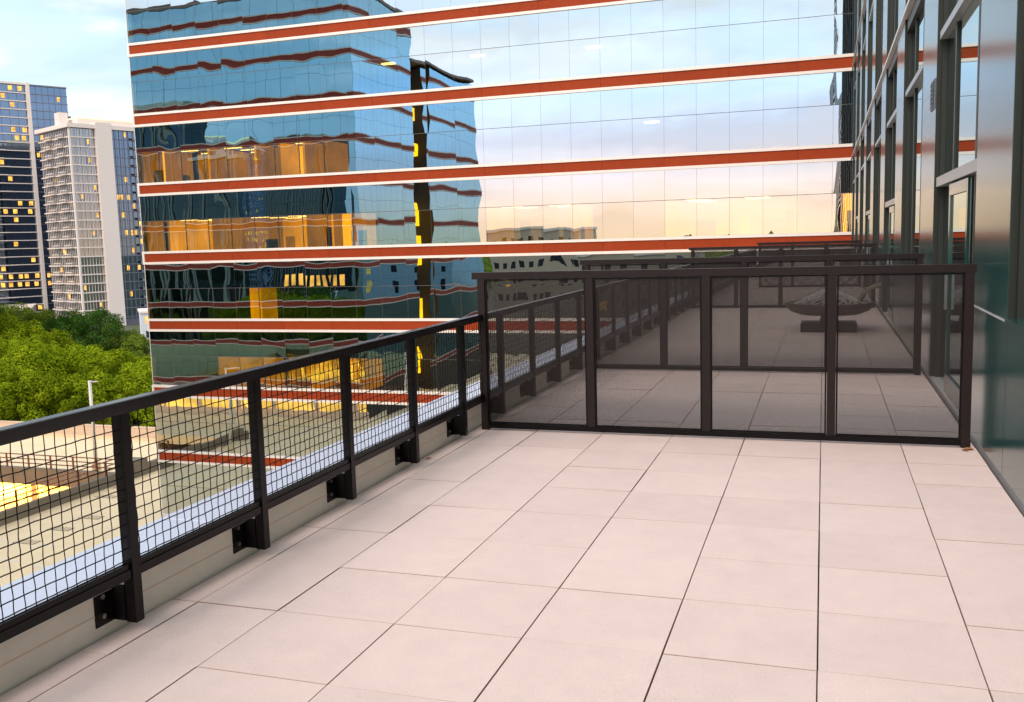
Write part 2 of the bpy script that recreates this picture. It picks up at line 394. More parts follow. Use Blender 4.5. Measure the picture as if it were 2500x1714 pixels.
rest.build('paver_field', [M['paver'], M['paver_edge']], fl, kind='stuff')
near = MB()
for r in range(-19, r0):
    for c in range(len(xe)-1):
        near.cbox(xe[c]+.0026, xe[c+1]-.0026, Y0+r*S+.0013, Y0+(r+1)*S-.0013, -0.042, 0, 0.0014, edge=1)
near.build('paver_field', [M['paver'], M['paver_edge']], fl, kind='stuff')

# ---- parapet curb with metal coping
cb = thing('parapet_curb', 'low cream rendered curb with pale blue-grey metal coping along the terrace edge', 'curb', (-3.28, 20, 0))
def local(mb, o):
    ox, oy, oz = o.location
    mb.v = [(x-ox, y-oy, z-oz) for x, y, z in mb.v]; return mb
local(MB().box(-3.47, -3.052, -8, FY-0.03, -0.3, 0.205), cb).build('upstand', M['curb'], cb)
y = -8.0
while y < FY-0.5:
    y2 = min(y+3.05, FY-0.035)
    local(MB().cbox(-3.50, -3.035, y+.002, y2-.002, 0.207, 0.235, 0.006), cb).build('coping', M['coping'], cb)
    y = y2
# joint line on the curb face
local(MB().box(-3.0525, -3.0495, -8, FY-0.04, 0.106, 0.112), cb).build('drip_line', M['deckwall'], cb)

# ---- guard rail
RX = -2.945
gr = thing('guard_rail', 'black steel guard rail with square wire mesh along the terrace curb', 'railing', (RX, 20, 0))
RY0, RY1, RS = -1.82, 45.2, 1.03
local(MB().cbox(RX-0.033, RX+0.027, RY0-.3, RY1, 1.005, 1.062, 0.004), gr).build('top_rail', M['black_gloss'], gr)
local(MB().box(RX-0.022, RX+0.018, RY0-.3, RY1, 0.262, 0.302), gr).build('bottom_rail', M['black'], gr)
post_me = MB().box(-0.030, 0.024, -0.026, 0.026, 0.052, 1.0045).mesh('post', M['black'])
brk = MB(); brk.box(-0.108, -0.100, -0.135, 0.0, 0.055, 0.232); brk.box(-0.100, -0.028, -0.034, -0.027, 0.06, 0.228)
brk.box(-0.100, -0.031, -0.02, 0.02, 0.10, 0.19)
brk_me = brk.mesh('bracket', M['black'])
bolt_me = MB().tube([(-0.100, 0, 0), (-0.088, 0, 0)], 0.013, 6).mesh('bolt', M['bolt'])
inset = 0.027
random.seed(3)
k = 0; py = RY0; posts = []
while py < RY1:
    posts.append(py); py += RS
for py in posts:
    p = link('post', post_me, gr, (0, py-20, 0))
    b = link('bracket', brk_me, gr, (0, py-20, 0))
    if py < 20:
        for zz in (0.10, 0.19):
            link('bolt', bolt_me, b, (0, -0.095, zz))
def wire_panel(a, b, seed):
    rr = random.Random(seed); mb = MB(); z0, z1 = 0.303, 1.004; sp = 0.0555
    n = round((b-a)/sp); dz = (z1-z0)/13
    for i in range(n):
        yy = a+(i+0.5)*(b-a)/n
        pts = []
        for q in range(14):
            pts.append((0.002*(-1)**(q+i)+0.0, yy+rr.uniform(-.0016, .0016)+0.002*math.sin(q*0.7+i*.3), z0+dz*q))
        mb.tube(pts, 0.0029, 4)
    for q in range(1, 13):
        zz = z0+dz*q-0.015
        pts = [(0.002*(-1)**(q+i+1), a+(b-a)*i/n, zz+rr.uniform(-.0015, .0015)) for i in range(n+1)]
        mb.tube(pts, 0.0029, 4)
    return mb
wires = [wire_panel(-RS/2+inset, RS/2-inset, s).mesh('wire_mesh', M['wire']) for s in range(4)]
for i in range(len(posts)-1):
    link('wire_mesh', wires[i % 4], gr, (0.0, (posts[i]+posts[i+1])/2-20, 0))
# small clip channel above the bottom rail that holds the wire
local(MB().box(RX+0.006, RX+0.012, RY0, RY1, 0.302, 0.330).box(RX-0.012, RX-0.006, RY0, RY1, 0.302, 0.330), gr).build('clip_channel', M['black'], gr)

# ================================================================== MIRROR-GLASS OFFICE BUILDING
fb = thing('glass_office_building', 'mirror-glass office block with rust-red bands edged in white, closing the terrace end', 'building', ((FXL+FXR)/2, FY+10, DECK))
def FL(mb): return local(mb, fb)
KMIN, KMAX = -4, 5
ZR0, ZR1 = 1.085, 1.565         # rust band of storey 0
def band_z(k): return ZR0+ST*k, ZR1+ST*k
FXE = FXR
cols = [FXL+PW*i for i in range(25)]+[FXL+PW*25, 0.70, FXR]
# core, floor slabs, back wall
core = MB().box(FXL+0.25, 30, FY+7.2, FY+24, DECK, ZR1+ST*KMAX+3.0)
FL(core).build('core', M['dark'], fb)
right_part = MB().box(FXR+0.36, 30, FY+0.3, FY+7.1, DECK, ZR1+ST*KMAX+3.0)
FL(right_part).build('inner_corner_block', M['dark'], fb)
for k in range(KMIN, KMAX+1):
    za, zb = band_z(k)
    FL(MB().box(FXL+0.2, FXR+0.3, FY+0.12, FY+7.19, za-0.35, zb-0.05)).build('floor_slab', M['slab'], fb)
FL(MB().box(FXL+0.02, FXL+0.22, FY+0.13, FY+23.9, DECK, ZR1+ST*KMAX+3.0)).build('side_wall', M['spandrel'], fb)
# bands
rust_cols = [FXL]+[FXL+PW*2*i for i in range(1, 13)]+[FXR]
rust_cols[0] = FXL+0.10
for k in range(KMIN, KMAX+1):
    za, zb = band_z(k)
    bd = FL(MB().box(FXL+0.04, FXR, FY+0.035, FY+0.11, za-0.005, zb+0.005)).build('floor_band', M['joint'], fb)
    for (a, b) in ((zb, zb+0.135), (za-0.135, za)):
        t_ = FL(MB().box(FXL-0.03, FXR, FY-0.075, FY+0.11, a, b)).build('trim', M['trim'], fb); t_.parent = bd
    FL(MB().box(FXL-0.03, FXL+0.10, FY-0.073, FY+0.108, za, zb)).build('end_trim', M['trim'], fb).parent = bd
    for i in range(len(rust_cols)-1):
        o = FL(MB().box(rust_cols[i]+0.006, rust_cols[i+1]-0.006, FY-0.012, FY+0.034, za+0.002, zb-0.002)).build('rust_panel', M['rust'], fb); o.parent = bd
# panes
def pane_mesh(w, h, seed, m_, amp=1.4):
    rr = random.Random(seed); nx, ny = 6, 5; mb = MB()
    a = rr.uniform(0.4, 1.5)*0.001*amp*(1 if rr.random() < 0.8 else -1); c = [rr.uniform(-1.4, 1.4)*0.001*amp for _ in range(4)]
    a2 = rr.uniform(-0.8, 0.8)*0.001*amp; ph = rr.uniform(0, 6.28)
    for j in range(ny+1):
        for i in range(nx+1):
            u, v = i/nx*2-1, j/ny*2-1
            y_ = a*(1-u*u)*(1-v*v*0.85)+a2*math.sin(u*3.4+ph)*(1-v*v)
            y_ += (c[0]*(1-u)*(1-v)+c[1]*(1+u)*(1-v)+c[2]*(1-u)*(1+v)+c[3]*(1+u)*(1+v))/4
            mb.v.append((u*w/2, -y_, v*h/2))
    for j in range(ny):
        for i in range(nx):
            q = j*(nx+1)+i; mb.f.append((q, q+1, q+nx+2, q+nx+1)); mb.mi.append(0)
    return mb.mesh('pane', m_, True)
GAP = 0.005
MULL = 3.445
lowh = (MULL-0.012)-(ZR1+0.137); uph = (ZR0+ST-0.137)-(MULL+0.012)
pc = {}
def get_pane(w, row, seed):
    key = (round(w, 2), row, seed)
    if key not in pc: pc[key] = pane_mesh(w-2*GAP, lowh if row == 0 else uph, seed+100*row, M['glass'] if row == 0 else M['spandrel'], 1.4 if seed < 14 else 2.4)
    return pc[key]
order = [0, 1, 2, -1, 3, -2, -3, -4, 4, 5]
npan = 0; restp = {0: [], 1: []}
random.seed(11)
for k in order:
    for row in (0, 1):
        z0 = (ZR1+0.137 if row == 0 else MULL+0.012)+ST*k; h_ = lowh if row == 0 else uph
        for i in range(len(cols)-1):
            w = cols[i+1]-cols[i]; me = get_pane(w, row, random.randrange(14)+(14 if k < -1 else 0))
            loc = ((cols[i]+cols[i+1])/2-fb.location.x, FY+0.02-fb.location.y, z0+h_/2-fb.location.z)
            if i == len(cols)-2 and not (row == 0 and k == 0):  # made-up panels in the last column stand in for the wing's dark reflection
                me = pc.setdefault(('corner', row), MB().box(-w/2+GAP, w/2-GAP, 0, 0.004, -h_/2, h_/2).mesh('dark_reflection_panel', M['corner']))
                link('dark_reflection_panel', me, fb, loc)
            elif npan < 300:
                link('pane', me, fb, loc); npan += 1
            else:
                restp[row].append((me, loc))
for row in (0, 1):
    mb = MB()
    for me, loc in restp[row]:
        b0 = len(mb.v); mb.v += [(v.co.x+loc[0], v.co.y+loc[1], v.co.z+loc[2]) for v in me.vertices]
        for p in me.polygons: mb.f.append(tuple(b0+q for q in p.vertices)); mb.mi.append(0)
    mb.build('upper_glazing', M['glass'] if row == 0 else M['spandrel'], fb, True, kind='stuff')
# gasket grid just behind the panes
for k in range(KMIN, KMAX+1):
    gk = MB(); z0 = ZR1+0.137+ST*k; z1 = ZR0-0.137+ST*(k+1)
    for x in cols[:-1]: gk.box(x-0.016, x+0.016, FY+0.026, FY+0.075, z0, z1)
    for i in range(len(cols)-1): gk.box(cols[i]+0.017, cols[i+1]-0.017, FY+0.026, FY+0.07, MULL+ST*k-0.022, MULL+ST*k+0.022)
    FL(gk).build('mullion_grid', M['joint'], fb)
    # left end return
    FL(MB().box(FXL-0.015, FXL+0.018, FY+0.012, FY+0.105, z0, z1)).build('end_mullion', M['trim'], fb)
    # ceiling and back of the upper row
    FL(MB().box(FXL+0.25, FXR+0.3, FY+0.14, FY+7.1, MULL+ST*k+0.03, MULL+ST*k+0.09)).build('ceiling', M['slab'], fb)
# rooms behind the glass
M['amberd'] = emit_mat('lit_office_deep', (1.0, 0.42, 0.002), 0.5, 0.3, 0.5)
def room(x0, x1, k, m_, depth=5.0, lamps=True, seed=0):  # walls, partitions and some columns and furniture emit, standing in for room light
    rr = random.Random(seed); z0 = ZR1+ST*k-0.04; z1 = MULL+ST*k+0.028
    FL(MB().box(x0, x1, FY+depth, FY+depth+0.1, z0, z1)).build('lit_wall', M[m_], fb)
    for xx in (x0, x1):
        FL(MB().box(xx-0.06, xx+0.06, FY+0.15, FY+depth-0.01, z0, z1)).build('partition', M[rr.choice((m_, 'amberd', 'amberd'))], fb)
    if lamps:
        y_ = 0.7
        while y_ < depth-0.5:
            x = x0+0.3+rr.uniform(0, 0.6)
            while x < x1-0.7:
                FL(MB().box(x, min(x+1.1, x1-0.1), FY+y_, FY+y_+0.12, z1-0.05, z1-0.02)).build('ceiling_lamp', M['ceil'], fb)
                x += rr.uniform(1.5, 2.6)
            y_ += rr.uniform(1.1, 1.9)
    x = x0+0.25
    while x < x1-0.3:
        d = rr.uniform(0.5, max(0.6, depth-0.6)); kind_ = rr.random()
        if kind_ < 0.35: FL(MB().box(x, x+rr.uniform(.12, .3), FY+d, FY+d+0.2, z0, z1-0.06)).build('column', M[rr.choice(('amber2', 'dark', 'amberd'))], fb)
        elif kind_ < 0.8: FL(MB().box(x, x+rr.uniform(.3, 1.1), FY+d, FY+d+0.3, z0, z0+rr.uniform(0.5, 1.3))).build('furniture', M[rr.choice(('dark', 'slab', 'amberd'))], fb)
        x += rr.uniform(0.5, 1.2)
random.seed(5)
def rooms(x0, x1, k, choice, seed):
    rr = random.Random(seed); x = x0
    while x < x1-0.5:
        w = min(rr.choice((1, 1, 2, 2, 3))*PW, x1-x); m_ = choice[rr.randrange(len(choice))]
        if m_: room(x+0.07, x+w-0.07, k, m_, rr.uniform(2.5, 6.5), rr.random() < .7, rr.random())
        x += w
rooms(FXL+0.3, FXL+8*PW, 1, ['amber', 'amberd', 'amber', 'amber', 'amber2'], 1)
rooms(FXL+0.3, FXL+9*PW, 0, ['amber', 'amberd', 'amber', 'amberd', 'amber2'], 2)
room(FXL+8*PW+0.9, FXL+8*PW+1.5, 0, 'amber2', 1.2, False, 3)
rooms(FXL+3*PW, FXL+9*PW, -2, [None, None, 'amber', None], 4)
room(FXL+4.6*PW, FXL+5.1*PW, -1, 'amber', 1.5, False, 8)
rooms(FXL+14*PW, FXL+24*PW, 0, ['amber3', None, 'amber3', None], 6)
room(0.76, 1.40, 0, 'amber2', 0.8, False, 10)
for k in range(KMIN, KMAX+1):
    z0 = ZR1+ST*k-0.04; z1 = MULL+ST*k+0.028
    spans = {0: ((FXL+9*PW+0.1, FXL+14*PW-0.1), (FXL+24*PW+.1, 0.35)), 1: ((FXL+8*PW+0.1, FXR),), -2: ((FXL+0.3, FXL+3*PW-.1), (FXL+9*PW+.1, FXR))}.get(k, ((FXL+0.3, FXR),))
    for (a, b) in spans: FL(MB().box(a, b, FY+2.6, FY+2.7, z0, z1)).build('inner_wall', M['dark'], fb)
# single ceiling lamps on darker floors
for (x, k, d) in ((-17.5, 2, 1.4), (-11.5, 2, 2.0), (-22.5, 2, 1.2), (-8.5, 1, 1.6)):
    FL(MB().box(x, x+0.7, FY+d, FY+d+0.3, MULL+ST*k-0.04, MULL+ST*k+0.02)).build('ceiling_lamp', M['ceil'], fb)
FL(MB().box(FXL-0.1, 30.1, FY-0.1, FY+24.1, ZR1+ST*KMAX+3.05, ZR1+ST*KMAX+3.4)).build('roof', M['trim'], fb)

# ================================================================== TERRACE WING (right-hand wall)
WX = 1.15; WG = 1.25
wg = thing('terrace_wing', 'terrace wing wall of glossy teal metal pilasters, dark frames and tall windows', 'building', (WX+5, 10, 0))
def WL(mb): return local(mb, wg)
BAY = 4.572; PWID = 1.50; P0 = 6.87
WTOP = 17.5
LED = [4.93, 8.86, 12.79, 16.72]
WY0, WY1 = -60.0, FY-0.02
WL(MB().box(WG+0.10, WX+18, WY0, WY1, DECK, WTOP)).build('core', M['dark'], wg)
WL(MB().box(WX-0.02, WX+18.1, WY0-0.1, WY1, WTOP+0.005, WTOP+0.4)).build('roof', M['ledge'], wg)
WL(MB().box(WX+0.03, WG+0.09, WY0, WY1, -0.3, 0.06)).build('base_flashing', M['ledge'], wg)
kb = 0
b_from = int(math.floor((WY0-P0)/BAY))+1
for bi in range(b_from, 9):
    ya = P0+bi*BAY; yb = ya+PWID; yc = ya+BAY
    if ya > WY1-0.4: break
    yb = min(yb, WY1-0.01); yc = min(yc, WY1-0.01)
    near_ = -1 <= bi <= 8
    # pilaster: cheeks (returns) dark, face plates in stacked lengths
    cut = [0.062, 1.09, 2.9] + LED + [WTOP]
    pil = WL(MB().box(WX+0.0045, WG+0.09, ya, yb, 0.061, WTOP)).build('pilaster', M['wframe'], wg)
    if near_:
        segs = list(zip([0.062, 1.092]+[z+0.03 for z in LED], [1.088, LED[0]-0.03]+[z-0.03 for z in LED[1:]]+[WTOP]))
    else:
        segs = [(0.062, WTOP)]
    for (z0, z1) in segs:
        if z1-z0 < 0.1: continue
        o = WL(MB().box(WX, WX+0.004, ya+0.002, yb-0.002, z0, z1)).build('face_panel', M['panel'], wg); o.parent = pil
    # window bay
    win = WL(MB().box(WG, WG+0.02, yb+0.06, yc-0.06, 0.061 if bi != -1 else 1.12, WTOP)).build('window', M['wglass'], wg)
    fr = MB()
    fr.box(WG-0.02, WG-0.001, yb+0.001, yb+0.06, 0.061, WTOP); fr.box(WG-0.05, WG-0.001, yc-0.06, yc-0.001, 0.061, WTOP)
    mids = (yb+0.60, yb+2.10) if bi % 2 == 0 else (yb+0.9, yb+2.1)
    if near_:
        for mm in mids: fr.box(WG-0.022, WG-0.001, mm, mm+0.09, 0.061, WTOP)
    o = WL(fr).build('frame', M['wframe'], wg); o.parent = win
    if near_:
        for z in LED:
            o = WL(MB().box(WG-0.08, WG-0.002, yb+0.061, yc-0.061, z-1.19, z-1.11)).build('transom', M['transom'], wg); o.parent = win
            o = WL(MB().box(WG-0.07, WG-0.003, yb+0.002, yc-0.002, z-0.22, z-0.031)).build('window_head', M['wframe'], wg); o.parent = win
        if bi != -1 and bi % 2 == 0:
            d0, d1 = yb+0.75, yb+2.05
            dr = WL(MB().box(WG-0.045, WG-0.004, d0, d1, 0.063, 2.15)).build('door', M['wglass'], wg)
            dm = MB(); dm.box(WG-0.062, WG-0.046, d0, d0+0.09, 0.063, 2.15); dm.box(WG-0.062, WG-0.046, d1-0.09, d1, 0.063, 2.15)
            dm.box(WG-0.0625, WG-0.0465, d0+0.091, d1-0.091, 2.04, 2.15); dm.box(WG-0.0625, WG-0.0465, d0+0.091, d1-0.091, 0.063, 0.25)
            o = WL(dm).build('door_frame', M['panel'], wg); o.parent = dr
            o = WL(MB().box(WG-0.09, WG-0.0635, d1-0.07, d1-0.045, 0.9, 1.25)).build('handle', M['bolt'], wg); o.parent = dr
            o = WL(MB().box(WG-0.085, WG-0.0025, yb+0.062, yc-0.062, 2.17, 2.27)).build('door_head', M['transom'], wg); o.parent = win
        else:
            # low panel under the window, flush with the pilasters
            o = WL(MB().box(WX+0.001, WG-0.003, yb+0.001, yc-0.001, 0.062, 1.088)).build('dado_panel', M['panel'], wg)
            o = WL(MB().box(WX-0.012, WG-0.003, yb+0.003, yc-0.003, 1.090, 1.115)).build('sill', M['panel'], wg); o.parent = win
for z in LED:
    WL(MB().box(WX-0.045, WX+0.19, WY0, WY1-0.02, z-0.027, z+0.027)).build('ledge', M['ledge'], wg)
WL(MB().box(WX-0.010, WX-0.001, P0+0.003, P0+PWID-0.003, 1.089, 1.098)).build('panel_joint', M['ledge'], wg)
# louvred vent on the second pilaster
vy = P0+BAY+0.07
vent = WL(MB().box(WX-0.010, WX-0.0008, vy, vy+0.40, 3.04, 3.36)).build('vent', M['tgrey'], wg)
for q in range(6):
    o = WL(MB().box(WX-0.018, WX-0.0105, vy+0.03, vy+0.37, 3.065+q*0.048, 3.065+q*0.048+0.030)).build('louvre', M['wframe'], wg); o.parent = vent
# outer wall of the wing below the terrace
WL(MB().box(-3.46, WX+0.3, -8, FY-0.02, DECK+0.02, -0.31)).build('podium_wall', M['beige'], wg)

# ================================================================== PRIVACY SCREENS
def screen(y, label, x0=-2.985, n=4, first=-2.93):
    s_ = thing('privacy_screen', label, 'screen', ((first+n*1.0*0.5), y, 0), 'perforated dividing screens across the terrace')
    def SL(mb): return local(mb, s_)
    xs = [first+i for i in range(n+1)]
    H = 1.44
    SL(MB().cbox(first-0.085, xs[-1]+0.045, y-0.032, y+0.028, H-0.062, H, 0.003)).build('top_rail', M['bronze'], s_)
    SL(MB().box(first-0.03, xs[-1]+0.035, y-0.027, y+0.025, 0.018, 0.062)).build('bottom_rail', M['black'], s_)
    for i, x in enumerate(xs):
        SL(MB().box(x-0.035, x+0.032, y-0.030, y+0.026, 0.0635 if 0 < i < n else 0.003, H-0.0635)).build('post', M['bronze'], s_)
    for i in range(n):
        a, b = xs[i]+0.034, xs[i+1]-0.037
        pn = SL(MB().box(a, b, y-0.002, y+0.001, 0.064, H-0.064)).build('perforated_panel', M['perf'], s_)
        e = MB(); e.box(a, a+0.014, y-0.018, y-0.003, 0.0645, H-0.0645); e.box(b-0.014, b, y-0.018, y-0.003, 0.0645, H-0.0645)
        e.box(a+0.0145, b-0.0145, y-0.018, y-0.003, H-0.078, H-0.0645); e.box(a+0.0145, b-0.0145, y-0.018, y-0.003, 0.0645, 0.078)
        o = SL(e).build('panel_edge', M['black'], s_); o.parent = pn
    return s_
screen(7.97, 'bronze perforated metal screen fencing off the empty paved terrace, four bays wide')
screen(11.95, 'perforated metal screen standing just before the bowl on its pedestal')
screen(22.4, 'perforated metal screen standing behind the bowl on its pedestal')
screen(31.0, 'short perforated screen seen through the others, towards the glass office block', n=3, first=-1.93)

# ================================================================== BOWL ON PEDESTAL
fbw = thing('fire_bowl', 'wide bronze fire bowl on a low pedestal with a wire lattice cover', 'fire bowl', (0.10, 17.2, 0))
M['bowl'] = mat('bowl_bronze', (0.05, 0.028, 0.02), 0.55, 0.2, var=0.2, vscale=4)
M['cover'] = glass_mat('clear_cover', (0.5, 0.55, 0.55), 0.10, through=(0.55, 0.5, 0.47), rough=0.2)
MB().lathe([(0.001, 0.30), (0.50, 0.30), (0.66, 0.36), (0.74, 0.46), (0.75, 0.50), (0.70, 0.505), (0.62, 0.44), (0.001, 0.40)], 32).build('bowl', M['bowl'], fbw, True)
MB().lathe([(0.001, 0.16), (0.16, 0.16), (0.13, 0.30), (0.001, 0.299)], 20).build('stem', M['bowl'], fbw, True)
MB().cbox(-0.47, 0.45, -0.30, 0.30, 0.002, 0.158, 0.012).build('base', M['black'], fbw)
cv = MB(); rr = random.Random(2)
for i in range(18):
    an = 2*math.pi*i/18
    cv.tube([(math.cos(an)*0.62, math.sin(an)*0.62, 0.47), (math.cos(an)*0.36, math.sin(an)*0.36, 0.60), (math.cos(an)*0.05, math.sin(an)*0.05, 0.74)], 0.007, 4)
    a2 = an+0.55
    cv.tube([(math.cos(an)*0.62, math.sin(an)*0.62, 0.47), (math.cos(a2)*0.40, math.sin(a2)*0.40, 0.58), (math.cos(a2+.5)*0.2, math.sin(a2+.5)*0.2, 0.67)], 0.006, 4)
cv.build('lattice', M['ledge'], fbw)
MB().tube([(0.48, -0.1, 0.46), (0.52, -0.1, 0.58), (0.60, -0.1, 0.70), (0.72, -0.1, 0.77), (0.84, -0.1, 0.79)], [0.05, 0.045, 0.04, 0.04, 0.04], 10).build('arm', M['greywall'], fbw, True)

# ================================================================== PARKING DECK
pk = thing('parking_deck', 'cream concrete parking deck below the rail with an opening lit orange from the level beneath', 'parking deck', (-50, 40, DECK))
def PL(mb): return local(mb, pk)
EDGE = 69.0
deck = MB()
for (a, b, c, d) in ((-49.6, -3.52, -40, FY-0.03), (-49.6, FXL-0.06, FY-0.028, EDGE), (-130, -49.602, 57.0, EDGE), (-130, -82, 10, 56.998), (-81.998, -49.602, 10, 20)):
    deck.box(a, b, c, d, DECK-0.9, DECK)
PL(deck).build('deck_slab', M['concrete'], pk)
PL(MB().box(-130, -46, -10, 90, DECK-3.6, DECK-3.3)).build('lower_floor', M['concrete'], pk)
PL(MB().box(-130, FXL-0.07, EDGE+0.002, EDGE+0.25, DECK-6, DECK+1.05)).build('parapet', M['deckwall'], pk)
PL(MB().box(-130, FXL-0.07, EDGE-0.05, EDGE+0.30, DECK+1.052, DECK+1.14)).build('parapet_cap', M['deckwall'], pk)
PL(MB().box(-130, FXL-0.09, EDGE-0.30, EDGE-0.002, DECK+0.002, DECK+0.16)).build('wheel_kerb', M['concrete'], pk)
PL(MB().box(-49.6, -49.25, 20, EDGE-0.32, DECK+0.001, DECK+0.85)).build('ramp_wall', M['greywall'], pk)
PL(MB().box(-81.9, -49.62, 56.55, 56.99, DECK-1.0, DECK+0.30)).build('edge_beam', M['greywall'], pk)
PL(MB().box(-50.6, -49.24, 56.7, 58.2, DECK+0.003, DECK+1.25)).build('end_pier', M['greywall'], pk)
for x in (-79, -70, -61, -52):
    for yy in (58.5, 66.5):
        PL(MB().box(x-0.3, x+0.3, yy, yy+0.6, DECK-3.3, DECK-0.901)).build('column', M['deckwall'], pk)
def rail_run(p0, p1, n):
    p0, p1 = Vector(p0), Vector(p1)
    for h in (0.35, 0.70, 1.05):
        PL(MB().tube([p0+Vector((0, 0, h)), p1+Vector((0, 0, h))], 0.045, 5)).build('rail_bar', M['rail'], pk)
    for i in range(n+1):
        q = p0.lerp(p1, i/n)
        PL(MB().box(q.x-.05, q.x+.05, q.y-.05, q.y+.05, q.z, q.z+1.08)).build('rail_post', M['rail'], pk)
rail_run((-81.5, 56.8, DECK+0.30), (-50.7, 56.8, DECK+0.30), 14)
rail_run((-49.42, 30, DECK+0.85), (-49.42, 56.6, DECK+0.85), 10)
# parking bay lines and ramp arrows on the deck
ln = MB()
for i in range(26):
    yy = -12+i*2.7
    if yy > 43: break
    for (xa, xb) in ((-47.5, -42.5), (-27, -22), (-21.9, -17)):
        if xa < -47 and yy > 60: continue
        ln.box(xa, xb, yy, yy+0.11, DECK+0.004, DECK+0.006)
PL(ln).build('bay_lines', M['paint'], pk)
for (x, yy) in ((-40, 39), (-47, 52)):
    a = MB(); z = DECK+0.008
    a.box(x-1.1, x+0.4, yy-0.09, yy+0.09, z-0.004, z)
    i = len(a.v); a.v += [(x+0.41, yy-0.4, z), (x+1.2, yy, z), (x+0.41, yy+0.4, z)]; a.f.append((i, i+1, i+2)); a.mi.append(0)
    PL(a).build('arrow_mark', M['paint'], pk)
for (px_, py_) in ((223, 1263), (149, 1291), (66, 1323), (260, 1212), (300, 1190)):
    d_ = ray(px_, py_); q_ = Vector((0, 0, CAMH))+d_*((DECK-CAMH)/d_.z)
    gt = MB().box(q_.x-0.8, q_.x+0.8, q_.y-0.35, q_.y+0.35, DECK+0.003, DECK+0.010)
    gp = PL(gt).build('drain_frame', M['greywall'], pk)
    for i in range(6):
        o = PL(MB().box(q_.x-0.74+i*0.25, q_.x-0.60+i*0.25, q_.y-0.30, q_.y+0.30, DECK+0.011, DECK+0.02)).build('drain_bar', M['concrete'], pk); o.parent = gp
# sodium lamps under the deck (the lower level is lit)
M['glow'] = emit_mat('garage_glow', (1.0, 0.55, 0.10), 1.6, 0.6, 0.25)
M['sodium'] = emit_mat('garage_lamp', (1.0, 0.55, 0.12), 20)
for x in (-76, -68, -60, -53):
    for yy in (61, 48):
        if yy == 48: continue
        PL(MB().box(x-0.6, x+0.6, yy-0.12, yy+0.12, DECK-1.02, DECK-0.902)).build('garage_lamp', M['sodium'], pk)
        ld = bpy.data.lights.new('garage_light', 'POINT'); ld.energy = 6000; ld.color = (1.0, 0.52, 0.10); ld.shadow_soft_size = 0.4
        lo = bpy.data.objects.new('garage_light', ld); COL.objects.link(lo); lo.parent = pk
        lo.location = (x-pk.location.x, yy-pk.location.y, -1.3)

# light poles on the deck
def pole(x, y, label, h=7.2):
    p = thing('light_pole', label, 'light pole', (x, y, DECK), 'white light poles on the parking deck')
    MB().lathe([(0.001, 0), (0.32, 0.0), (0.32, 0.75), (0.001, 0.76)], 16).build('footing', M['concrete'], p)
    MB().tube([(0, 0, 0.76), (0, 0, h)], [0.15, 0.12], 10).build('shaft', M['pole'], p, True)
    MB().box(0.05, 0.75, -0.10, 0.10, h-0.11, h-0.04).build('lamp_head', M['ledge'], p)
pole(-53.9, 57.9, 'white light pole with one arm, standing beyond the orange-lit opening before the trees')
pole(-46.8, 25.4, 'white light pole on the deck mirrored in the glass office block')
pole(-36.0, 14.0, 'white light pole on the deck in front of the opposite office block')

# ================================================================== OPPOSITE OFFICE BLOCK (seen mirrored in the facade)
OX, OYF = -42.1, 10.1
ob = thing('opposite_office_block', 'blue mirror-glass office block with rust bands, mirrored in the glass facade', 'building', (OX-20, OYF-15, DECK))
def OL(mb): return local(mb, ob)
OB0 = 1.71+0.68*ST-0.35        # a band level
OTOP = 25.6
def obands(kk): return OB0+ST*kk
ks = [k for k in range(-4, 7) if obands(k) < OTOP-1]
def wob_strip(p0, p1, z0, z1, n, seed):
    """a strip of mirror panes from p0 to p1, each a little bowed"""
    rr = random.Random(seed); mb = MB(); p0 = Vector(p0); p1 = Vector(p1); d = (p1-p0)/n; nrm = Vector((d.y, -d.x, 0)).normalized()
    for i in range(n):
        q = p0+d*i; a = rr.uniform(0.5, 2.2)*0.001; tl = [rr.uniform(-1, 1)*0.001 for _ in range(4)]; b0 = len(mb.v)
        for jv in range(4):
            for ju in range(5):
                u, v = ju/4*2-1, jv/3*2-1
                off = a*(1-u*u)*(1-v*v*.8)+(tl[0]*(1-u)*(1-v)+tl[1]*(1+u)*(1-v)+tl[2]*(1-u)*(1+v)+tl[3]*(1+u)*(1+v))/4
                w = q+d*(0.008+0.984*(u+1)/2)+nrm*off
                mb.v.append((w.x, w.y, z0+(z1-z0)*(v+1)/2))
        for jv in range(3):
            for ju in range(4):
                k_ = b0+jv*5+ju; mb.f.append((k_, k_+1, k_+6, k_+5)); mb.mi.append(0)
    return mb
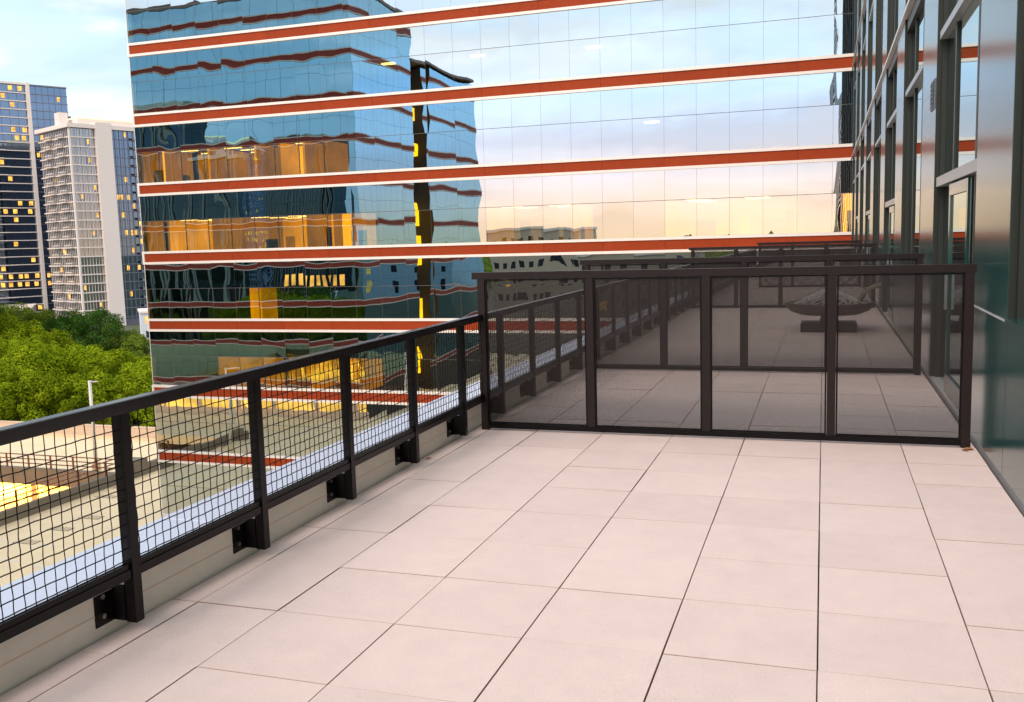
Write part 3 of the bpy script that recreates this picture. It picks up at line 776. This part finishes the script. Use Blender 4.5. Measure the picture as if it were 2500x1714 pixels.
# masses: main block, dark slot, lower end block
OL(MB().box(OX-70, OX-0.06, OYF-13.34, OYF-0.06, DECK+0.01, OTOP-0.02)).build('main_block', M['dark'], ob)
OL(MB().box(OX-70, OX-2.2, OYF-17.35, OYF-13.342, DECK+0.01, 21.4)).build('slot_block', M['dark'], ob)
OL(MB().box(OX-70, OX-0.06, OYF-33.2, OYF-17.352, DECK+0.01, 21.0)).build('end_block', M['dark'], ob)
faces = [((OX-62, OYF, 0), (OX, OYF, 0), 41, OTOP, -1), ((OX, OYF, 0), (OX, OYF-13.4, 0), 9, OTOP, 1), ((OX, OYF-17.3, 0), (OX, OYF-33.2, 0), 10, 21.0, 1)]
for fi, (a, b, n, top, sgn) in enumerate(faces):
    # panes must look outwards: winding from p0 to p1 with the outward normal to the right of travel
    if fi == 0: a, b = b, a
    if fi > 0: a, b = b, a
    for k in ks:
        zc = obands(k); zn = obands(k+1)
        if zc-0.25 > top: continue
        z0 = zc+0.36; z1 = min(zn-0.36, top); zm = z0+1.65
        if z0 < DECK+3.5: continue
        if z1 > z0+0.2:
            for (qa, qb, sd) in ((z0, min(zm-0.01, z1), 1), (zm+0.01, z1, 2)):
                if qb-qa > 0.15: OL(wob_strip(a, b, qa, qb, n, fi*100+k*3+sd)).build('glass_strip', M['oglass'] if z0 > -7 else M['oglass_low'], ob, True)
        av, bv = Vector(a), Vector(b); d_ = (bv-av).normalized(); nr = Vector((d_.y, -d_.x, 0))
        def bandbox(zl, zh, pr, m_, nm):
            mb = MB(); q = [av-nr*0.05, bv-nr*0.05, bv+nr*pr, av+nr*pr]
            i = len(mb.v); mb.v += [(p.x, p.y, zl) for p in q]+[(p.x, p.y, zh) for p in q]
            for f in ((0, 3, 2, 1), (4, 5, 6, 7), (0, 1, 5, 4), (1, 2, 6, 5), (2, 3, 7, 6), (3, 0, 4, 7)): mb.f.append(tuple(i+q_ for q_ in f)); mb.mi.append(0)
            OL(mb).build(nm, m_, ob)
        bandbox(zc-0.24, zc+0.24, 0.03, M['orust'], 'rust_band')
        bandbox(zc+0.242, zc+0.34, 0.07, M['otrim'], 'trim'); bandbox(zc-0.34, zc-0.242, 0.07, M['otrim'], 'trim')
# roof edge, lit slot, lit open garage at the foot
OL(MB().box(OX-70.2, OX+0.15, OYF-13.5, OYF+0.15, OTOP, OTOP+0.30)).build('roof_edge', M['joint'], ob)
OL(MB().box(OX-70.2, OX+0.15, OYF-33.4, OYF-13.52, 21.41, 21.7)).build('roof_edge', M['joint'], ob)
for (z0, z1, ya, yb) in ((15.4, 17.2, -16.8, -14.6), (11.4, 12.8, -16.8, -15.4), (3.5, 6.2, -17.0, -14.0), (-0.5, 2.6, -17.2, -13.6), (-8.0, -4.5, -17.2, -13.6), (-13, -10, -17.2, -13.6)):
    OL(MB().box(OX-2.19, OX-1.2, OYF+ya, OYF+yb, z0, z1)).build('lit_window', M['amber2'], ob)
OL(MB().box(OX-66, OX-0.3, OYF-0.055, OYF-0.04, DECK+0.4, DECK+2.6)).build('lit_garage_front', M['glow'], ob)
for i in range(12):
    x = OX-1.2-i*4.5
    OL(MB().box(x-0.35, x+0.35, OYF-0.038, OYF+0.10, DECK+0.02, DECK+3.2)).build('garage_column', M['deckwall'], ob)
OL(MB().box(OX-66, OX+0.02, OYF+0.11, OYF+0.3, DECK+0.02, DECK+0.9)).build('garage_wall', M['deckwall'], ob)
OL(MB().box(OX-66, OX-0.02, OYF-0.037, OYF-0.02, DECK+2.61, DECK+3.5)).build('garage_lintel', M['joint'], ob)
for (xa, xb, z0, z1) in ((-8.5, -1.0, -2.2, -1.0),):
    for i in range(int((xb-xa)/0.9)):
        x = OX+xa+i*0.9
        OL(MB().box(x, x+0.5, OYF+0.004, OYF+0.012, z0, z1)).build('lit_window', M['lit'], ob)

# ================================================================== APARTMENT TOWERS
fH = Vector((math.sin(YAW), math.cos(YAW), 0)); rH = Vector((math.cos(YAW), -math.sin(YAW), 0))
def tower_frame(px, py, dep, ang):
    """corner point under image point, with axes along its two visible faces"""
    c = at_depth(px, py, dep)
    ex = rH*math.cos(ang)+fH*math.sin(ang); ey = -rH*math.sin(ang)+fH*math.cos(ang)
    return c, ex, ey
def tower(name, label, px, py, dep, ang):
    c, ex, ey = tower_frame(px, py, dep, ang)
    o = thing(name, label, 'tower', (c.x, c.y, GROUND), 'apartment towers beyond the trees')
    o.rotation_euler = (0, 0, math.atan2(ex.y, ex.x))
    return o, c.z-GROUND
# local axes: +x along the right-hand face, +y along the left-hand face (away), corner at the origin
def lit_choice(rr, p): return rr.random() < p
def wins(o, axis, a0, a1, n, z0, z1, off, m_of, depth=0.15, nm='window'):
    """a row of n windows on face x (y=off, facing -y) or face y (x=off, facing -x)"""
    w = (a1-a0)/n
    for i in range(n):
        p, q = a0+w*i+0.05, a0+w*(i+1)-0.05
        mb = MB().box(p, q, off, off+depth, z0, z1) if axis == 'x' else MB().box(off, off+depth, p, q, z0, z1)
        mt_ = m_of(i)
        if mt_ is M['lit'] and nm == 'window' and depth > 0.1:
            u = random.uniform(0.0, 0.45)*(q-p); hh = (z1-z0)
            l_ = (p+u, p+u+0.5*(q-p), z0+0.28*hh, z1-0.12*hh)
            wo_ = mb.build(nm, M['tglass'], o)
            lp = MB().box(l_[0], l_[1], off-0.04, off-0.005, l_[2], l_[3]) if axis == 'x' else MB().box(off-0.04, off-0.005, l_[0], l_[1], l_[2], l_[3])
            lp.build('lit_pane', mt_, o).parent = wo_
        else:
            mb.build(nm, mt_, o)
# --- T2: white-framed tower with a broad blank blade and balconies
t2, H2 = tower('apartment_tower', 'white apartment tower with a broad blank vertical blade and stacked balconies', 166, 296, 325, math.radians(48))
FLH = 3.2; nf = int(H2//FLH); rr = random.Random(21)
XA, XB, XC = 8.8, 14.6, 31.0; LY = 25.5
MB().box(0.9, XC-0.5, 1.0, LY, 0, H2-1.0).build('core', M['tgrey'], t2)
MB().box(XA, XB, -1.3, 6, 0, H2+0.2).build('blade', M['white'], t2)
MB().box(-1.0, XC+0.3, -1.1, LY+1, H2-2.0, H2-0.6).build('roof_slab', M['white'], t2)
MB().box(5.0, XC-4, 4, LY-6, H2-0.6, H2+1.9).build('penthouse', M['white'], t2)
MB().box(5.5, XC-3, 3.6, LY-7, H2+1.9, H2+2.5).build('penthouse_roof', M['litw'], t2)  # the roof slab itself glows
MB().box(0.5, 3.5, 8, 12, H2-0.6, H2+4.0).build('stair_head', M['white'], t2)
MB().box(-0.30, 0.30, -0.30, 0.30, 0, H2-2.0).build('corner_post', M['white'], t2)
mul = MB()
for q in range(8): mul.box(0.6+q*1.08, 0.70+q*1.08, 0.10, 0.29, 0, H2-2.0)
mul.build('mullions', M['white'], t2, kind='stuff')
mul = MB()
for q in range(17): mul.box(0.0, 0.14, 1.0+q*1.45, 1.12+q*1.45, 0, H2-2.0)
mul.build('mullions', M['white'], t2, kind='stuff')
mul = MB()
for q in range(9): mul.box(XB+1.4+q*1.7, XB+1.6+q*1.7, 0.05, 0.24, 0, H2-2.0)
mul.build('mullions', M['tgrey'], t2, kind='stuff')
for f in range(nf):
    z = H2-2.0-(f+1)*FLH
    if z < 0.5: break
    MB().box(-0.2, XA, -0.25, 0.55, z-0.19, z+0.19).build('slab_edge', M['white'], t2)
    MB().box(-0.25, 0.45, 0.31, LY, z-0.19, z+0.19).build('slab_edge', M['white'], t2)
    MB().box(XB+0.01, XC, -0.1, 0.55, z-0.12, z+0.12).build('slab_edge', M['tgrey'], t2)
    wins(t2, 'x', 0.4, XA-0.1, 5, z+0.21, z+FLH-0.21, 0.3, lambda i: M['lit'] if rr.random() < .06 else M['tglass2'])
    wins(t2, 'y', 0.6, LY-0.4, 6, z+0.21, z+FLH-0.21, 0.15, lambda i: M['lit'] if rr.random() < .04 else M['tglass2'])
    full = (f in (11, 12))
    wins(t2, 'x', XB+0.1, XC-0.1, 8, z+0.14, z+FLH-0.14, 0.25, lambda i: M['lit'] if (full and i > (0 if f == 11 else 3)) or rr.random() < .12 else M['tglass'])
    for (a, b) in ((3.0, 8.5), (13.0, 18.5)):
        sh = 1.2 if f % 2 else 0.0
        mb = MB(); mb.box(-1.3, -0.26, a+sh, b+sh, z-0.14, z+0.10); mb.box(-1.3, -1.24, a+sh, b+sh, z+0.85, z+1.05)
        for q in range(7): mb.box(-1.28, -1.25, a+sh+q*0.9, a+sh+q*0.9+0.06, z+0.10, z+0.85)
        mb.build('balcony', M['white'], t2)
    mb = MB(); mb.box(XB+7.5, XC-3, -1.2, -0.11, z-0.11, z+0.06); mb.box(XB+7.5, XC-3, -1.2, -1.14, z+0.06, z+0.9)
    mb.build('balcony', M['tgrey'], t2)
MB().box(XC-0.3, XC+0.3, -0.3, LY, 0, H2-2.0).build('end_wall', M['tgrey'], t2)
# --- T1: dark glass tower, white floor lines on one side of a white fin
t1, H1 = tower('glass_tower', 'dark glass apartment tower with white floor lines and a white vertical fin', 66, 206, 365, math.radians(42))
FL1 = 3.15; rr = random.Random(33); LX = 14.5; LL = -44.0
MB().box(LL, LX, 0.7, 26, 0, H1-0.4).build('core', M['tgrey'], t1)
MB().box(-0.9, 0.4, -1.2, 0.6, 0, H1+0.5).build('fin', M['white'], t1)
MB().box(0.41, LX, -0.1, 0.7, H1-0.4, H1+0.1).build('roof_edge', M['tgrey'], t1)
MB().box(LL, -0.91, -0.9, 0.7, H1-0.4, H1+0.3).build('roof_edge', M['white'], t1)
MB().box(LX, LX+1.3, 1.5, 26, 0, H1-11).build('side_wing', M['tgrey'], t1)
for f in range(int(H1//FL1)):
    z = H1-0.4-(f+1)*FL1
    if z < 0.5: break
    pod = f in (23, 24)
    MB().box(LL, -0.91, -0.7, 0.6, z-0.16, z+0.16).build('slab_edge', M['white'], t1)
    if f > 5: MB().box(LL, -9-(f % 3), -1.9, -0.71, z-0.16, z+0.16).build('balcony_edge', M['white'], t1)
    MB().box(0.41, LX, 0.0, 0.6, z-0.14, z+0.14).build('slab_edge', M['tgrey'], t1)
    p_ = 0.55 if f in (0, 1) else (.40 if f in (5, 15, 21) else .10)
    wins(t1, 'x', LL+0.2, -0.95, 14, z+0.18, z+FL1-0.18, 0.25, lambda i: M['lit'] if (pod or rr.random() < p_) else M['tglass'])
    wins(t1, 'x', 0.5, LX-0.1, 6, z+0.16, z+FL1-0.16, 0.2, lambda i: M['lit'] if pod or rr.random() < .04 else M['tglass'])
# --- dark office towers left of the frame: they show in the mirrored block's glass
def dark_tower(label, x0, x1, y0, y1, top):
    o = thing('dark_tower', label, 'tower', ((x0+x1)/2, (y0+y1)/2, GROUND))
    w, d, h = (x1-x0)/2, (y1-y0)/2, top-GROUND
    MB().box(-w, w, -d, d, 0, h).build('wall', M['dglass'], o)
    n = int(2*w/3.2)
    for i in range(n+1):
        x = -w+i*2*w/n
        MB().box(x-0.32, x+0.32, -d-0.4, -d-0.005, 0, h+0.4).build('column', M['greywall'], o)
    MB().box(-w-0.6, w+0.6, -d-0.6, d, h+0.41, h+1.4).build('roof_edge', M['beige'], o)
dark_tower('tall dark office tower with beige columns, mirrored in the opposite block', -152, -128, 98, 108, 31)
dark_tower('far dark office tower hidden behind the glass office block, mirrored in the opposite block', -322, -262, 400, 425, 62)
dark_tower('lower dark office tower with beige columns, mirrored in the opposite block', -127, -115.5, 98, 102, 20)
# low buildings at the foot of the towers
def low_block(px, py, dep, w, d, h, m_, label, nw=6, nfl=3, ang=0.4):
    c, ex, ey = tower_frame(px, py, dep, ang)
    o = thing('low_building', label, 'building', (c.x, c.y, GROUND)); o.rotation_euler = (0, 0, math.atan2(ex.y, ex.x))
    MB().box(0, w, 0, d, 0, h).build('wall', m_, o); MB().box(-.3, w+.3, -.3, d+.3, h, h+.5).build('roof', M['white'], o)
    rr = random.Random(int(px+py))
    for f in range(nfl):
        z = h-(f+1)*3.6
        wins(o, 'x', 1, w-1, nw, z+0.9, z+2.7, -0.06, lambda i: M['lit'] if rr.random() < .35 else M['tglass'], 0.05)
    return o
low_block(-160, 700, 330, 30, 20, 7.5, M['beige'], 'low beige block at the foot of the dark glass tower')
low_block(345, 800, 240, 16, 14, 11, M['blueb'], 'small pale block beside the trees at the edge of the glass facade', 4, 2)

# ================================================================== TREES
def crown_mesh(seed, R, H, nl, leaf, m_, lobes=30):
    rr = random.Random(seed); mb = MB(); cl = []
    for i in range(lobes):
        t = (i+0.5)/lobes; ph = i*2.399963+rr.uniform(-.4, .4)
        zz = -0.75+1.7*t; rad = math.sqrt(max(0.02, 1-min(1, zz*zz)))*rr.uniform(0.62, 1.05) if zz < 0.97 else 0.15
        cl.append((Vector((math.cos(ph)*rad*R, math.sin(ph)*rad*R, zz*H/2)), rr.uniform(0.15, 0.29)*R))
    for i in range(nl):
        c, cr_ = cl[rr.randrange(lobes)]
        d = Vector((rr.gauss(0, 1), rr.gauss(0, 1), rr.gauss(0.25, 1))).normalized()
        p = c+d*cr_*rr.uniform(0.72, 1.08)*Vector((1, 1, 1)).x
        n = (d+Vector((rr.uniform(-.5, .5), rr.uniform(-.5, .5), rr.uniform(-.3, .5)))).normalized()
        a = n.orthogonal().normalized(); b = n.cross(a); an = rr.uniform(0, 6.28)
        a, b = a*math.cos(an)+b*math.sin(an), b*math.cos(an)-a*math.sin(an)
        s = leaf*rr.uniform(0.6, 1.3)
        k = len(mb.v)
        mb.v += [tuple(p-a*s*.5), tuple(p+b*s*.32-a*s*.05), tuple(p+a*s*.55), tuple(p-b*s*.32+a*s*.05)]
        mb.f.append((k, k+1, k+2, k+3)); mb.mi.append(0)
    return mb.mesh('crown', m_)
def trunk_mesh(seed, R, ht, zc):
    rr = random.Random(seed); mb = MB()
    mb.tube([(0, 0, 0), (rr.uniform(-.2, .2), rr.uniform(-.2, .2), zc*0.5), (rr.uniform(-.3, .3), rr.uniform(-.3, .3), zc), (0, 0, zc+R*0.7)], [0.34, 0.27, 0.2, 0.05], 8)
    for i in range(7):
        z = zc*rr.uniform(0.55, 1.05); an = i*2.4
        mb.tube([(0, 0, z), (math.cos(an)*R*.35, math.sin(an)*R*.35, z+R*.25), (math.cos(an)*R*.7, math.sin(an)*R*.7, z+R*.5)], [0.13, 0.08, 0.03], 5)
    return mb.mesh('trunk', M['bark'])
kinds = {
    'pine': [(crown_mesh(40+i, 4.4, 10.5, 22000, 0.27, M['leaf_pine'], 60), trunk_mesh(i, 4.4, 16, 10)) for i in range(3)],
    'oak': [(crown_mesh(60+i, 5.6, 9.5, 22000, 0.29, M['leaf_oak'], 60), trunk_mesh(10+i, 5.6, 15, 9.5)) for i in range(2)],
    'mid': [(crown_mesh(80+i, 4.6, 9.5, 19000, 0.28, M['leaf_mid'], 50), trunk_mesh(20+i, 4.6, 15, 9.5)) for i in range(2)],
}
tl_ = {'pine': 'yellow-green bushy tree just beyond the deck parapet', 'oak': 'dark green broad tree in front of the white tower', 'mid': 'dull green tree at the back of the tree belt'}
def tree(px, py, dep, kind, label, sc=1.0, v=0):
    """the crown's top shows at image (px, py) at that distance"""
    c = at_depth(px, py, dep); cm_, tm = kinds[kind][v % len(kinds[kind])]
    hh = {'pine': 10.5, 'oak': 9.5, 'mid': 9.5}[kind]*sc
    o = thing('tree', label, 'tree', (c.x, c.y, GROUND), 'trees beyond the parking deck', rz=random.uniform(0, 6.28))
    zc = c.z-GROUND-hh*0.52
    t_ = link('trunk', tm, o); t_.scale = (1, 1, max(0.3, zc/10))
    k_ = link('crown', cm_, o, (0, 0, zc)); k_.scale = (sc, sc, sc)
random.seed(17)
yg = 'yellow-green bushy tree just beyond the deck parapet'
bk = 'dull green tree at the back of the tree belt'
dk = 'dark green broad tree in front of the white apartment tower'
for (px, py, dep, kind, lab, sc, v) in [
    (215, 762, 150, 'oak', 'dark green round-topped tree in front of the broad blank blade of the white tower', 1.05, 0),
    (150, 778, 158, 'oak', 'dark green tree in front of the balconies of the white tower', 0.9, 1),
    (30, 748, 190, 'mid', bk, 1.2, 0), (95, 760, 180, 'mid', 'dull green tree in front of the gap between the two towers', 1.1, 1), (-40, 745, 185, 'mid', bk, 1.2, 1),
    (300, 812, 150, 'mid', 'dull green tree between the dark tree and the edge of the glass facade', 0.95, 0),
    (352, 822, 138, 'mid', 'dull green tree beside the small pale block, touching the facade edge', 0.95, 1), (335, 870, 120, 'mid', 'dull green tree just below the small pale block', 1.0, 0),
    (60, 792, 140, 'pine', yg, 1.1, 0), (-20, 770, 140, 'pine', yg, 1.15, 1), (120, 812, 128, 'pine', yg, 1.05, 2),
    (10, 825, 116, 'pine', yg, 1.1, 2), (75, 838, 108, 'pine', yg, 1.05, 0), (190, 846, 112, 'pine', 'yellow-green tree rising behind the top of the white light pole', 1.05, 1),
    (275, 862, 108, 'pine', 'yellow-green tree below the dull green ones near the facade edge', 1.0, 0), (375, 880, 104, 'pine', 'yellow-green tree half hidden by the edge of the glass facade', 1.0, 2),
    (-30, 880, 98, 'pine', yg, 1.05, 0), (40, 905, 96, 'pine', yg, 1.0, 1), (130, 915, 95, 'pine', yg, 1.0, 2),
    (235, 915, 96, 'pine', 'yellow-green tree directly behind the white light pole, over the deck parapet', 1.0, 1), (320, 925, 96, 'pine', yg, 1.0, 0), (390, 940, 96, 'pine', 'yellow-green tree meeting the glass facade above the deck parapet', 0.95, 1),
    (-110, 800, 125, 'pine', yg, 1.2, 1), (-120, 880, 100, 'pine', yg, 1.1, 2), (450, 950, 98, 'pine', yg, 1.0, 0),
    (-250, 770, 150, 'pine', yg, 1.3, 0), (-330, 760, 140, 'pine', yg, 1.3, 1), (-420, 750, 150, 'pine', yg, 1.3, 2), (-520, 760, 140, 'oak', yg, 1.3, 0), (-620, 760, 130, 'pine', yg, 1.3, 0), (-220, 860, 105, 'pine', yg, 1.2, 1), (-340, 850, 105, 'pine', yg, 1.2, 2)]:
    tree(px, py, dep, kind, lab, sc, v)

# ================================================================== BEHIND THE CAMERA (seen only mirrored)
def bblock(name, label, x0, x1, y0, y1, top, m_, rows, cols_, cat='building', wm='tglass'):
    o = thing(name, label, cat, ((x0+x1)/2, (y0+y1)/2, GROUND))
    w, d = (x1-x0)/2, (y1-y0)/2
    MB().box(-w, w, -d, d, 0, top-GROUND).build('wall', m_, o)
    MB().box(-w-.3, w+.3, -d-.3, d+.3, top-GROUND, top-GROUND+0.6).build('roof', M['trim'], o)
    rr = random.Random(int(x0*7))
    for r in range(rows):
        z = top-GROUND-2.6-r*3.6
        for c in range(cols_):
            x = -w+(c+0.5)*2*w/cols_
            MB().box(x-0.7, x+0.7, d+0.001, d+0.03, z-0.9, z+0.8).build('window', M['lit'] if rr.random() < .08 else M[wm], o)
bblock('beige_block', 'beige walled block with square dark windows, mirrored in the glass facade', -68, -48, -118, -98, 3.6, M['beige'], 4, 7)
bblock('beige_block', 'long beige block with few dark windows, mirrored in the lower glass strips', -44, -22, -95, -80, -0.8, M['beige'], 3, 6)
bblock('pale_block', 'pale flat-roofed block mirrored beside the terrace screens', -14, 8, -100, -85, -0.5, M['blueb'], 2, 4)
hm = MB(); random.seed(4)
for i in range(900):
    x = random.uniform(-700, 500); y = random.uniform(-640, -420); r = random.uniform(6, 13); z = GROUND+random.uniform(2, 12)+8*math.exp(-((x-60)/120)**2)
    n = 6
    ps = [(x+r*math.cos(2*math.pi*j/n)*random.uniform(.8, 1.2), y+r*math.sin(2*math.pi*j/n), z) for j in range(n)]
    i0 = len(hm.v); hm.v += ps+[(x+random.uniform(-2, 2), y, z+r*random.uniform(.8, 1.2)), ]
    hm.v += [(p[0], p[1], GROUND) for p in ps]
    for j in range(n):
        hm.f.append((i0+j, i0+(j+1) % n, i0+n)); hm.mi.append(0)
        hm.f.append((i0+n+1+j, i0+n+1+(j+1) % n, i0+(j+1) % n, i0+j)); hm.mi.append(0)
wo = hm.build('distant_wood', M['leaf_mid'], kind='stuff'); wo['label'] = 'distant wooded rise along the horizon'; wo['category'] = 'wood'

# ================================================================== SMALL THINGS ON THE TERRACE
M['leafd'] = mat('dry_leaf', (0.36, 0.15, 0.05), 0.8, objvar=0.3)
def leaf(x, y, rz, s, label):
    mb = MB(); n = 9; pts = []
    for i in range(n):
        u = i/(n-1); w = math.sin(math.pi*u)**0.8*0.35*s
        pts.append((u*s-s/2, w, 0.004+0.25*s*(u-0.5)**2+abs(w)*0.35)); 
    b0 = 0
    for i in range(n):
        u = i/(n-1); zc = 0.003+0.25*s*(u-0.5)**2
        mb.v += [(u*s-s/2, -pts[i][1], pts[i][2]), (u*s-s/2, 0, zc), (u*s-s/2, pts[i][1], pts[i][2])]
    for i in range(n-1):
        q = i*3
        mb.f += [(q, q+3, q+4, q+1), (q+1, q+4, q+5, q+2)]; mb.mi += [0, 0]
    mb.tube([(-s/2-0.02, 0, 0.006), (-s/2, 0, 0.003+0.25*s*.25)], 0.0012, 4)
    o = mb.build('dry_leaf', M['leafd'], None, True); o.location = (x, y, 0.002); o.rotation_euler = (0, 0, rz)
    tag(o, label, 'leaf', 'dry leaves on the pavers')
leaf(1.085, 7.88, 0.5, 0.085, 'curled orange dry leaf lying by the screen post at the wing wall')
leaf(1.05, 7.84, 2.0, 0.06, 'smaller dry leaf beside the curled orange one at the screen post')
leaf(-2.98, 6.75, 1.0, 0.05, 'small brown dry leaf lying against the curb by the last bracket')
